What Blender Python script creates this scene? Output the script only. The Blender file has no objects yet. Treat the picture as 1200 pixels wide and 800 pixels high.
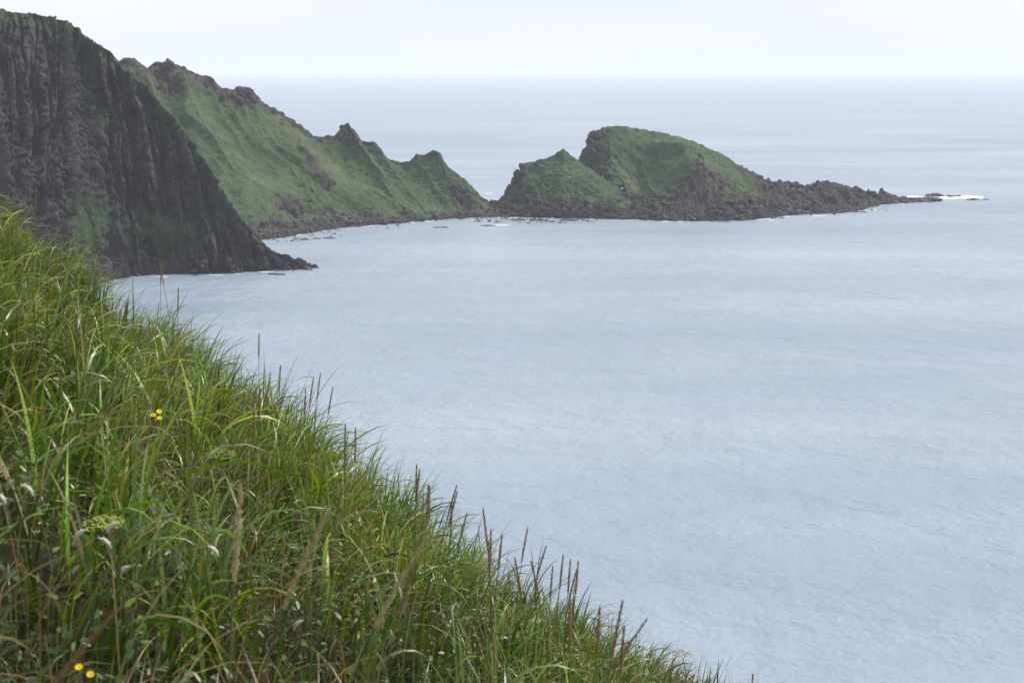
import bpy, math, random
import numpy as np

rng = np.random.default_rng(7)
random.seed(7)
sc = bpy.context.scene
col = sc.collection

# ---------------------------------------------------------------- camera
CAM_Z = 60.0
FPX = 1667.0                      # focal length in pixels of a 1200 px wide frame (50 mm)
PITCH = math.radians(10.75)
cam_d = bpy.data.cameras.new('camera')
cam = bpy.data.objects.new('camera', cam_d)
col.objects.link(cam)
cam.location = (0, 0, CAM_Z)
cam.rotation_euler = (math.radians(90) - PITCH, 0, 0)
cam_d.lens = 50.0
cam_d.sensor_width = 36.0
cam_d.clip_start = 0.05
cam_d.clip_end = 200000
cam_d.dof.use_dof = True
cam_d.dof.focus_distance = 12.0
cam_d.dof.aperture_fstop = 8.0
sc.camera = cam

# ---------------------------------------------------------------- sky, sun, exposure
SUN_EL, SUN_AZ = math.radians(50), math.radians(68)      # azimuth clockwise from +Y
world = bpy.data.worlds.new('World')
sc.world = world
world.use_nodes = True
nt = world.node_tree
nt.nodes.clear()
w_out = nt.nodes.new('ShaderNodeOutputWorld')
w_bg = nt.nodes.new('ShaderNodeBackground')
w_sky = nt.nodes.new('ShaderNodeTexSky')
w_sky.sky_type = 'NISHITA'
w_sky.sun_disc = False
w_sky.sun_elevation = SUN_EL
w_sky.sun_rotation = SUN_AZ
w_tc = nt.nodes.new('ShaderNodeTexCoord')
w_map = nt.nodes.new('ShaderNodeMapping')
w_map.inputs['Scale'].default_value = (1.5, 1.5, 9.0)
w_noise = nt.nodes.new('ShaderNodeTexNoise')
w_noise.inputs['Scale'].default_value = 1.6
w_noise.inputs['Detail'].default_value = 5
w_ramp = nt.nodes.new('ShaderNodeValToRGB')
w_ramp.color_ramp.elements[0].position = 0.34
w_ramp.color_ramp.elements[0].color = (8.2, 8.85, 9.2, 1)
w_ramp.color_ramp.elements[1].position = 0.66
w_ramp.color_ramp.elements[1].color = (9.2, 9.4, 9.5, 1)
w_mix = nt.nodes.new('ShaderNodeMixRGB')
w_mix.inputs[0].default_value = 0.97
nt.links.new(w_tc.outputs['Generated'], w_map.inputs['Vector'])
nt.links.new(w_map.outputs[0], w_noise.inputs['Vector'])
nt.links.new(w_noise.outputs['Fac'], w_ramp.inputs[0])
nt.links.new(w_sky.outputs[0], w_mix.inputs[1])
nt.links.new(w_ramp.outputs[0], w_mix.inputs[2])
nt.links.new(w_mix.outputs[0], w_bg.inputs['Color'])
w_bg.inputs['Strength'].default_value = 0.1
nt.links.new(w_bg.outputs[0], w_out.inputs['Surface'])

sun_d = bpy.data.lights.new('sun', 'SUN')
sun_d.energy = 4.4
sun_d.angle = math.radians(7)
sun_d.color = (1.0, 0.96, 0.9)
sun = bpy.data.objects.new('sun', sun_d)
col.objects.link(sun)
sun.location = (200, 200, 400)
sun.rotation_euler = (math.radians(90) - SUN_EL, 0, -SUN_AZ + math.pi)

sc.view_settings.view_transform = 'Standard'
sc.view_settings.look = 'None'
sc.view_settings.exposure = 0.08
sc.view_settings.gamma = 1.0
sc.view_settings.use_curve_mapping = False
sc.render.engine = 'CYCLES'
sc.cycles.use_denoising = True
sc.cycles.max_bounces = 8
sc.cycles.diffuse_bounces = 3
sc.cycles.glossy_bounces = 3
sc.cycles.transmission_bounces = 3
sc.cycles.volume_bounces = 4
sc.cycles.transparent_max_bounces = 8

# ---------------------------------------------------------------- geometry helpers
SP, CP = math.sin(PITCH), math.cos(PITCH)

def ray(u, v):
    a, b = (u - 600.0) / FPX, -(v - 400.0) / FPX
    return np.array([a, CP + b * SP, -SP + b * CP])       # per unit of optical depth

def at_depth(u, v, y):
    """point of the sight line through (u, v) at distance y along +Y"""
    r = ray(u, v)
    return np.array([0, 0, CAM_Z]) + r * (y / r[1])

def at_sea(u, v):
    r = ray(u, v)
    return np.array([0, 0, CAM_Z]) + r * (-CAM_Z / r[2])

def project(P):
    P = np.asarray(P)
    d = P[..., 1] * CP - (P[..., 2] - CAM_Z) * SP
    q = P[..., 1] * SP + (P[..., 2] - CAM_Z) * CP
    return 600 + FPX * P[..., 0] / d, 400 - FPX * q / d, d

def _h(ix, iy, iz, seed):
    n = (ix * 374761393 + iy * 668265263 + iz * 2147483647 + seed * 1274126177) & 0xffffffff
    n = ((n ^ (n >> 13)) * 1274126177) & 0xffffffff
    n = (n ^ (n >> 16)) & 0xffffffff
    n = (n * 2246822519) & 0xffffffff
    n = n ^ (n >> 15)
    return (n & 0xffffff) / float(0xffffff)

def vnoise(p, seed=0):
    i = np.floor(p).astype(np.int64)
    f = p - i
    f = f * f * f * (f * (f * 6 - 15) + 10)
    out = 0
    for dx in (0, 1):
        for dy in (0, 1):
            for dz in (0, 1):
                wgt = (f[..., 0] if dx else 1 - f[..., 0]) * (f[..., 1] if dy else 1 - f[..., 1]) * (f[..., 2] if dz else 1 - f[..., 2])
                out = out + wgt * _h(i[..., 0] + dx, i[..., 1] + dy, i[..., 2] + dz, seed)
    return out * 2 - 1

def fbm(p, octaves=4, seed=0, gain=0.5):
    a, s, tot = 1.0, 0, 0
    for k in range(octaves):
        s = s + a * vnoise(p * 2.03 ** k + 17.3 * k, seed + k)
        tot += a
        a *= gain
    return s / tot

def ridged(p, octaves=4, seed=0):
    a, s, tot = 1.0, 0, 0
    for k in range(octaves):
        s = s + a * (1 - np.abs(vnoise(p * 2.03 ** k + 9.1 * k, seed + k)) * 2)
        tot += a
        a *= 0.5
    return s / tot

def worley(p, seed=0):
    """returns (cell random 0..1, gap to the next cell) for 3-D points"""
    i = np.floor(p).astype(np.int64)
    f1 = np.full(p.shape[:-1], 9.0)
    f2 = np.full(p.shape[:-1], 9.0)
    rid = np.zeros(p.shape[:-1])
    for dx in (-1, 0, 1):
        for dy in (-1, 0, 1):
            for dz in (-1, 0, 1):
                cx, cy, cz = i[..., 0] + dx, i[..., 1] + dy, i[..., 2] + dz
                q = np.stack([cx + _h(cx, cy, cz, seed), cy + _h(cx, cy, cz, seed + 1), cz + _h(cx, cy, cz, seed + 2)], -1)
                d = np.sqrt(((p - q) ** 2).sum(-1))
                r = _h(cx, cy, cz, seed + 3)
                near = d < f1
                f2 = np.where(near, f1, np.minimum(f2, d))
                rid = np.where(near, r, rid)
                f1 = np.where(near, d, f1)
    return rid, f2 - f1

def smooth(x, a, b):
    t = np.clip((x - a) / (b - a), 0, 1)
    return t * t * (3 - 2 * t)

def make_mesh(name, V, quads=None, tris=None, attrs=None, cols=None, smooth_shade=True):
    me = bpy.data.meshes.new(name)
    V = np.ascontiguousarray(V, dtype=np.float32).reshape(-1, 3)
    me.vertices.add(len(V))
    me.vertices.foreach_set('co', V.ravel())
    idx, tot = [], []
    if quads is not None and len(quads):
        idx.append(np.asarray(quads).ravel()); tot.append(np.full(len(quads), 4))
    if tris is not None and len(tris):
        idx.append(np.asarray(tris).ravel()); tot.append(np.full(len(tris), 3))
    idx = np.concatenate(idx).astype(np.int32)
    tot = np.concatenate(tot).astype(np.int32)
    start = np.concatenate([[0], np.cumsum(tot)[:-1]]).astype(np.int32)
    me.loops.add(len(idx))
    me.loops.foreach_set('vertex_index', idx)
    me.polygons.add(len(tot))
    me.polygons.foreach_set('loop_start', start)
    me.polygons.foreach_set('use_smooth', np.full(len(tot), smooth_shade, dtype=bool))
    for k, a in (attrs or {}).items():
        at = me.attributes.new(k, 'FLOAT', 'POINT')
        at.data.foreach_set('value', np.ascontiguousarray(a, dtype=np.float32).ravel())
    if cols is not None:
        at = me.attributes.new('Col', 'FLOAT_COLOR', 'POINT')
        c = np.ones((len(V), 4), np.float32)
        c[:, :3] = cols
        at.data.foreach_set('color', c.ravel())
    me.update(calc_edges=True)
    me.validate()
    return me

def link(name, me, mat=None, parent=None):
    o = bpy.data.objects.new(name, me)
    col.objects.link(o)
    if mat is not None and not me.materials:
        me.materials.append(mat)
    if parent is not None:
        o.parent = parent
    return o

def tag(o, label=None, cat=None, group=None, kind=None):
    if label: o['label'] = label
    if cat: o['category'] = cat
    if group: o['group'] = group
    if kind: o['kind'] = kind
    return o

def empty(name, loc=(0, 0, 0)):
    o = bpy.data.objects.new(name, None)
    o.empty_display_size = 0.1
    col.objects.link(o)
    o.location = loc
    return o

def grid_quads(nu, nv, flip=False):
    a = np.arange(nu * nv).reshape(nu, nv)
    q = np.stack([a[:-1, :-1], a[1:, :-1], a[1:, 1:], a[:-1, 1:]], -1).reshape(-1, 4)
    return q[:, ::-1] if flip else q

def grid_normals(P):
    du = np.gradient(P, axis=0)
    dv = np.gradient(P, axis=1)
    n = np.cross(du, dv)
    return n / (np.linalg.norm(n, axis=-1, keepdims=True) + 1e-9)

# ---------------------------------------------------------------- materials
def new_mat(name):
    m = bpy.data.materials.new(name)
    m.use_nodes = True
    t = m.node_tree
    t.nodes.clear()
    out = t.nodes.new('ShaderNodeOutputMaterial')
    b = t.nodes.new('ShaderNodeBsdfPrincipled')
    t.links.new(b.outputs[0], out.inputs['Surface'])
    return m, t, b, out

def N(t, kind, **kw):
    n = t.nodes.new(kind)
    for k, v in kw.items():
        if k in n.inputs:
            n.inputs[k].default_value = v
        else:
            setattr(n, k, v)
    return n

def ramp(t, src, stops):
    r = t.nodes.new('ShaderNodeValToRGB')
    while len(r.color_ramp.elements) < len(stops):
        r.color_ramp.elements.new(0.5)
    for e, (p, c) in zip(r.color_ramp.elements, stops):
        e.position = p
        e.color = (*c, 1)
    t.links.new(src, r.inputs[0])
    return r.outputs[0]

def mixc(t, fac, a, b, mode='MIX'):
    m = t.nodes.new('ShaderNodeMixRGB')
    m.blend_type = mode
    for i, s in ((0, fac), (1, a), (2, b)):
        if isinstance(s, (int, float)):
            m.inputs[i].default_value = s
        elif isinstance(s, tuple):
            m.inputs[i].default_value = (*s, 1)
        else:
            t.links.new(s, m.inputs[i])
    return m.outputs[0]

def land_material(name, rock_stops, veg_stops, rock_scale, veg_scale, zstretch=1.0):
    m, t, b, out = new_mat(name)
    tc = N(t, 'ShaderNodeTexCoord')
    mp = N(t, 'ShaderNodeMapping')
    mp.inputs['Scale'].default_value = (1, 1, zstretch)
    t.links.new(tc.outputs['Object'], mp.inputs['Vector'])
    n1 = N(t, 'ShaderNodeTexNoise', Scale=rock_scale, Detail=8.0, Roughness=0.65)
    t.links.new(mp.outputs[0], n1.inputs['Vector'])
    n2 = N(t, 'ShaderNodeTexNoise', Scale=veg_scale, Detail=8.0, Roughness=0.68)
    t.links.new(tc.outputs['Object'], n2.inputs['Vector'])
    n3 = N(t, 'ShaderNodeTexNoise', Scale=veg_scale * 9, Detail=4.0, Roughness=0.7)
    t.links.new(tc.outputs['Object'], n3.inputs['Vector'])
    rock = ramp(t, n1.outputs['Fac'], rock_stops)
    veg = ramp(t, n2.outputs['Fac'], veg_stops)
    fine = ramp(t, n3.outputs['Fac'], [(0.25, (0.55, 0.55, 0.5)), (0.5, (1, 1, 1)), (0.75, (1.45, 1.4, 1.3))])
    veg = mixc(t, 1.0, veg, fine, 'MULTIPLY')
    rock = mixc(t, 0.6, rock, fine, 'MULTIPLY')
    at = N(t, 'ShaderNodeAttribute', attribute_name='veg')
    am = N(t, 'ShaderNodeMath', operation='MULTIPLY_ADD')
    am.inputs[1].default_value = 0.55
    t.links.new(n3.outputs['Fac'], am.inputs[0])
    am.inputs[2].default_value = -0.275
    ad = N(t, 'ShaderNodeMath', operation='ADD')
    t.links.new(am.outputs[0], ad.inputs[0])
    t.links.new(at.outputs['Fac'], ad.inputs[1])
    mask = ramp(t, ad.outputs[0], [(0.38, (0, 0, 0)), (0.62, (1, 1, 1))])
    c = mixc(t, mask, rock, veg)
    dry = N(t, 'ShaderNodeAttribute', attribute_name='dry')
    c = mixc(t, dry.outputs['Fac'], c, (0.125, 0.108, 0.06))
    # tide-wet band: dark weed-covered stone near the waterline
    wet = N(t, 'ShaderNodeAttribute', attribute_name='wet')
    c = mixc(t, wet.outputs['Fac'], c, (0.018, 0.016, 0.015))
    t.links.new(c, b.inputs['Base Color'])
    b.inputs['Roughness'].default_value = 0.9
    b.inputs['Specular IOR Level'].default_value = 0.25
    bp = N(t, 'ShaderNodeBump', Strength=0.7, Distance=0.5)
    t.links.new(n3.outputs['Fac'], bp.inputs['Height'])
    t.links.new(bp.outputs[0], b.inputs['Normal'])
    return m

ROCK_DARK = [(0.28, (0.009, 0.008, 0.010)), (0.45, (0.026, 0.025, 0.026)), (0.58, (0.046, 0.043, 0.043)), (0.68, (0.065, 0.05, 0.036)), (0.78, (0.13, 0.12, 0.115))]
ROCK_GREY = [(0.28, (0.012, 0.011, 0.012)), (0.45, (0.03, 0.027, 0.028)), (0.57, (0.055, 0.046, 0.041)), (0.66, (0.085, 0.066, 0.042)), (0.78, (0.16, 0.15, 0.135))]
VEG_DARK = [(0.3, (0.016, 0.03, 0.012)), (0.5, (0.03, 0.05, 0.018)), (0.7, (0.055, 0.066, 0.03))]
VEG_GREEN = [(0.3, (0.021, 0.043, 0.018)), (0.46, (0.034, 0.06, 0.023)), (0.6, (0.054, 0.08, 0.032)), (0.72, (0.095, 0.1, 0.048))]
M_CLIFF = land_material('basalt_cliff', ROCK_DARK, VEG_DARK, 0.22, 0.12, 0.45)
M_HILL = land_material('grassy_hill', ROCK_GREY, VEG_GREEN, 0.2, 0.045)
M_ISLET = land_material('grassy_islet', ROCK_GREY, VEG_GREEN, 0.22, 0.06)

def rock_material():
    m, t, b, out = new_mat('shore_rock')
    tc = N(t, 'ShaderNodeTexCoord')
    geo = N(t, 'ShaderNodeNewGeometry')
    n1 = N(t, 'ShaderNodeTexNoise', Scale=0.5, Detail=8.0, Roughness=0.65)
    t.links.new(geo.outputs['Position'], n1.inputs['Vector'])
    c = ramp(t, n1.outputs['Fac'], [(0.3, (0.012, 0.011, 0.012)), (0.5, (0.036, 0.033, 0.033)), (0.68, (0.085, 0.078, 0.074))])
    t.links.new(c, b.inputs['Base Color'])
    b.inputs['Roughness'].default_value = 0.8
    bp = N(t, 'ShaderNodeBump', Strength=0.6, Distance=0.2)
    t.links.new(n1.outputs['Fac'], bp.inputs['Height'])
    t.links.new(bp.outputs[0], b.inputs['Normal'])
    return m
M_ROCK = rock_material()

def plain(name, c, rough=0.6, var=0.25, scale=40.0, transl=0.0):
    m, t, b, out = new_mat(name)
    tc = N(t, 'ShaderNodeTexCoord')
    n1 = N(t, 'ShaderNodeTexNoise', Scale=scale, Detail=4.0)
    t.links.new(tc.outputs['Object'], n1.inputs['Vector'])
    lo = tuple(x * (1 - var) for x in c)
    hi = tuple(min(1, x * (1 + var)) for x in c)
    cc = ramp(t, n1.outputs['Fac'], [(0.3, lo), (0.7, hi)])
    t.links.new(cc, b.inputs['Base Color'])
    b.inputs['Roughness'].default_value = rough
    if transl:
        tr = N(t, 'ShaderNodeBsdfTranslucent')
        t.links.new(cc, tr.inputs['Color'])
        mx = N(t, 'ShaderNodeMixShader')
        mx.inputs[0].default_value = transl
        t.links.new(b.outputs[0], mx.inputs[1])
        t.links.new(tr.outputs[0], mx.inputs[2])
        t.links.new(mx.outputs[0], out.inputs['Surface'])
    return m

def blade_material(name, rough, spec, transl):
    m, t, b, out = new_mat(name)
    at = N(t, 'ShaderNodeAttribute', attribute_name='Col')
    t.links.new(at.outputs['Color'], b.inputs['Base Color'])
    b.inputs['Roughness'].default_value = rough
    b.inputs['Specular IOR Level'].default_value = spec
    tr = N(t, 'ShaderNodeBsdfTranslucent')
    t.links.new(mixc(t, 1.0, at.outputs['Color'], (1.3, 1.4, 0.45), 'MULTIPLY'), tr.inputs['Color'])
    mx = N(t, 'ShaderNodeMixShader')
    mx.inputs[0].default_value = transl
    t.links.new(b.outputs[0], mx.inputs[1])
    t.links.new(tr.outputs[0], mx.inputs[2])
    t.links.new(mx.outputs[0], out.inputs['Surface'])
    return m
M_BLADE = blade_material('grass_blade', 0.38, 0.55, 0.28)
M_LEAF = blade_material('herb_leaf', 0.4, 0.6, 0.25)

def sea_material():
    m, t, b, out = new_mat('sea_water')
    geo = N(t, 'ShaderNodeNewGeometry')
    hs = []
    for sx, sy, s, d in ((0.95, 1.0, 1.1, 3.0), (0.9, 1.0, 0.22, 3.0), (0.5, 1.0, 0.04, 2.0)):
        mp = N(t, 'ShaderNodeMapping')
        mp.inputs['Scale'].default_value = (sx, sy, 1)
        mp.inputs['Rotation'].default_value = (0, 0, 0.15)
        t.links.new(geo.outputs['Position'], mp.inputs['Vector'])
        n = N(t, 'ShaderNodeTexNoise', Scale=s, Detail=d, Roughness=0.6)
        t.links.new(mp.outputs[0], n.inputs['Vector'])
        hs.append((n, s))
    # broad wind lanes change how choppy the surface is
    mp = N(t, 'ShaderNodeMapping')
    mp.inputs['Scale'].default_value = (0.3, 1.0, 1)
    mp.inputs['Rotation'].default_value = (0, 0, -0.12)
    t.links.new(geo.outputs['Position'], mp.inputs['Vector'])
    lane = N(t, 'ShaderNodeTexNoise', Scale=0.012, Detail=4.0, Roughness=0.55)
    t.links.new(mp.outputs[0], lane.inputs['Vector'])
    st = N(t, 'ShaderNodeMapRange')
    st.inputs['From Min'].default_value = 0.35
    st.inputs['From Max'].default_value = 0.65
    st.inputs['To Min'].default_value = 0.6
    st.inputs['To Max'].default_value = 1.0
    t.links.new(lane.outputs['Fac'], st.inputs['Value'])
    prev = None
    for (n, s), dist in zip(hs, (0.16, 1.1, 4.5)):
        bp = N(t, 'ShaderNodeBump', Distance=dist)
        t.links.new(st.outputs[0], bp.inputs['Strength'])
        t.links.new(n.outputs['Fac'], bp.inputs['Height'])
        if prev is not None:
            t.links.new(prev.outputs[0], bp.inputs['Normal'])
        prev = bp
    t.links.new(prev.outputs[0], b.inputs['Normal'])
    c = ramp(t, lane.outputs['Fac'], [(0.33, (0.185, 0.235, 0.305)), (0.67, (0.27, 0.32, 0.39))])
    t.links.new(c, b.inputs['Base Color'])
    b.inputs['Roughness'].default_value = 0.42
    b.inputs['IOR'].default_value = 1.38
    return m
M_SEA = sea_material()

# ---------------------------------------------------------------- sea
def build_sea():
    rings = np.concatenate([[30.0], np.geomspace(60, 60000, 66)])
    n = 96
    a = np.linspace(0, 2 * math.pi, n, endpoint=False)
    V = np.stack([rings[:, None] * np.cos(a), rings[:, None] * np.sin(a), np.zeros((len(rings), n))], -1).reshape(-1, 3)
    V = np.vstack([V, [[0, 0, 0]]])
    ids = np.arange(len(rings) * n).reshape(len(rings), n)
    nx = np.roll(ids, -1, axis=1)
    q = np.stack([ids[:-1], ids[1:], nx[1:], nx[:-1]], -1).reshape(-1, 4)
    tr = np.stack([np.full(n, len(V) - 1), ids[0], nx[0]], -1)
    o = link('sea', make_mesh('sea', V, q, tr), M_SEA)
    tag(o, 'calm pale grey-blue sea reaching to the hazy horizon', 'sea', kind='structure')
build_sea()

# ---------------------------------------------------------------- far land: lofted ridges
def loft(secs, nu, nf, nb, power, back=1.1, depth_of=None):
    """secs: (crest_u, crest_v, crest_distance, base_u, base_v); crest and waterline points joined by a slope"""
    cr = np.array([at_depth(s[0], s[1], s[2]) for s in secs])
    ba = np.array([at_sea(s[3], s[4]) for s in secs])
    seg = np.linalg.norm(np.diff(cr, axis=0), axis=1) + np.linalg.norm(np.diff(ba, axis=0), axis=1)
    k = np.concatenate([[0], np.cumsum(seg)]) / 2
    u = np.linspace(0, k[-1], nu)
    C = np.stack([np.interp(u, k, cr[:, i]) for i in range(3)], -1)
    B = np.stack([np.interp(u, k, ba[:, i]) for i in range(3)], -1)
    w = np.linspace(-0.06, 1, nf)
    z = np.where(w < 0, w * 60, np.sign(w) * np.abs(w) ** power)
    P = B[:, None, :] + (C - B)[:, None, :] * w[None, :, None]
    P[..., 2] = np.where(w < 0, z, C[:, 2][:, None] * z)
    out = C[:, :2] - B[:, :2]
    out = out / (np.linalg.norm(out, axis=1, keepdims=True) + 1e-6)
    wb = np.linspace(0, 1, nb + 1)[1:]
    run = C[:, 2] * back + 6
    Q = np.zeros((nu, nb, 3))
    Q[..., :2] = C[:, None, :2] + out[:, None, :] * (run[:, None] * wb[None])[..., None]
    Q[..., 2] = C[:, 2][:, None] * (1 - wb[None] ** 1.2) - 3 * wb[None]
    P = np.concatenate([P, Q], 1)
    W = np.concatenate([w, 1 + wb])
    return P, np.repeat(u[:, None], nf + nb, 1), np.repeat(W[None], nu, 0), k

def flank_normals(P):
    n = grid_normals(P)
    if n[..., 2].mean() < 0:
        n = -n
    return n

LAND = {}      # name -> displaced grid, for standing boulders and birds on it

# --- near headland of columnar basalt
A_SECS = [(-210, -14, 462, -195, 400), (-100, 2, 458, -80, 378), (0, 11, 455, 15, 358), (38, 16, 453, 55, 350), (72, 23, 450, 90, 343), (92, 33, 449, 112, 334),
          (110, 49, 447, 137, 327), (131, 60, 445, 157, 324), (150, 84, 443, 180, 322.5), (172, 101, 441, 205, 321.8), (196, 127, 440, 230, 321),
          (222, 158, 439, 252, 320), (245, 193, 438, 270, 320), (262, 224, 437, 285, 319), (280, 254, 437, 305, 318), (300, 284, 437, 330, 317),
          (325, 297, 438, 350, 316), (352, 306, 438, 365, 315), (372, 312.5, 439, 374, 314)]
def build_cliff():
    nu, nf, nb = 640, 300, 16
    P, U, W, k = loft(A_SECS, nu, nf, nb, 0.72, 0.8)
    w = np.clip(W, 0, 1)
    n = flank_normals(P)
    nh = n.copy(); nh[..., 2] *= 0.35
    nh /= np.linalg.norm(nh, axis=-1, keepdims=True)
    Z = P[..., 2]
    hz = np.clip(Z / 8, 0, 1)
    x = np.stack([U, Z, np.zeros_like(U)], -1)
    warp = fbm(x / np.array([18, 26, 1.0]), 3, 3) * 3.0 + fbm(x / np.array([5, 6, 1.0]), 2, 5) * 0.9
    s = U + warp
    # big buttresses and gullies
    d = 4.2 * (ridged(np.stack([s / 24, Z / 90, U * 0], -1), 3, 11) - 0.3)
    # columns: cells stretched upright, each standing proud by its own amount
    r1, g1 = worley(np.stack([s / 4.2, Z / 26 + 0.1 * s, U * 0 + 0.5], -1), 21)
    r2, g2 = worley(np.stack([(s + 0.5 * warp) / 1.9, Z / 9.5, U * 0 + 0.5], -1), 31)
    r3, g3 = worley(P / np.array([1.5, 1.5, 2.2]), 41)
    d = d + (r1 - 0.5) * 5.0 - 3.2 * np.exp(-g1 * 7) + (r2 - 0.5) * 3.0 - 1.8 * np.exp(-g2 * 7) + (r3 - 0.5) * 1.9 - 0.6 * np.exp(-g3 * 7)
    d = d + 0.5 * fbm(P / 2.0, 3, 51)
    nearcrest = smooth(W, 0.9, 1.0) * (1 - smooth(W, 1.0, 1.15))
    fans = 0
    for (uu, ww, ru, rw, amt) in ((0.5, 0.14, 10, 0.08, 1.0), (0.66, 0.13, 12, 0.07, 1.0), (0.58, 0.55, 10, 0.1, 0.3), (0.76, 0.35, 7, 0.12, 0.3)):
        fans = fans + amt * np.exp(-((U - uu * U.max()) / ru) ** 2 - ((W - ww) / rw) ** 2)
    d = d * (1 - 0.7 * np.clip(fans, 0, 1))
    d = d * (0.25 + 0.75 * hz) * (1 - 0.75 * nearcrest)
    P = P + nh * d[..., None]
    # crest knobs
    rc, gc = worley(P / 4.0, 61)
    P[..., 2] += nearcrest * (rc - 0.45) * 1.1 * hz
    # shelf of broken rock at the foot
    foot = 1 - smooth(Z, 1.0, 7.0)
    rf, gf = worley(P / 1.7, 71)
    P[..., 2] += foot * np.where(W >= 0, 1, 0) * (rf * 1.5 - 0.4)
    veg = 0.5 * fbm(P / np.array([11, 11, 16.0]), 4, 81) + 0.36
    veg = veg + 0.5 * smooth(W, 0.86, 1.0) + 0.3 * (1 - np.abs(n[..., 2] - 0.6))*0 - 0.25 * r1
    veg = veg + fans          # grassy fans at the foot
    veg = veg - 0.6 * smooth(U, U.max() * 0.9, U.max() * 0.97)
    veg = np.where(W > 1.02, 0.8, veg) - 0.5 * foot
    wet = np.clip(1 - smooth(P[..., 2] + 0.8 * fbm(P / 3, 2, 5), 0.4, 2.6), 0, 1) * 0.8
    LAND['cliff'] = (P, W)
    q = grid_quads(nu, nf + nb, True)
    o = link('cliff', make_mesh('cliff', P.reshape(-1, 3), q, attrs={'veg': veg, 'wet': wet}), M_CLIFF)
    tag(o, 'dark columnar basalt headland cliff with grassy ledges', 'cliff', kind='structure')
build_cliff()

# --- green ridge running out behind it
B_SECS = [(20, 60, 612, 215, 300), (120, 80, 612, 280, 288), (145, 68, 612, 290, 285), (158, 67, 612, 298, 283), (172, 79, 613, 308, 281), (186, 73, 614, 325, 279), (197, 68.5, 615, 336, 277),
          (210, 74, 616, 350, 275), (235, 88, 618, 380, 270), (247, 90, 619, 392, 268), (262, 104, 620, 405, 266.5), (284, 101, 622, 424, 265), (297, 106, 623, 434, 264), (307, 119, 624, 440, 263.5),
          (330, 131, 626, 455, 262.5), (348, 143, 627, 465, 262), (366, 159, 628, 476, 261), (380, 160, 628, 484, 260), (391, 157, 628, 490, 259.6), (400, 148, 628, 495, 259.3), (408, 142.5, 628, 499, 259),
          (416, 153, 628, 503, 258.6), (424, 165, 628, 507, 258), (439, 166, 627, 514, 257.5), (455, 185, 626, 522, 257), (468, 190, 625, 528, 256.5), (481, 188, 624, 534, 256), (488, 181, 624, 537, 256), (497, 181, 624, 541, 256),
          (508, 174.5, 623, 546, 255.5), (516, 179, 622, 550, 255), (525, 195, 621, 556, 255), (545, 210, 620, 566, 254), (563, 229, 617, 576, 254), (575, 236, 615, 584, 254), (600, 243, 612, 604, 254)]
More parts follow.
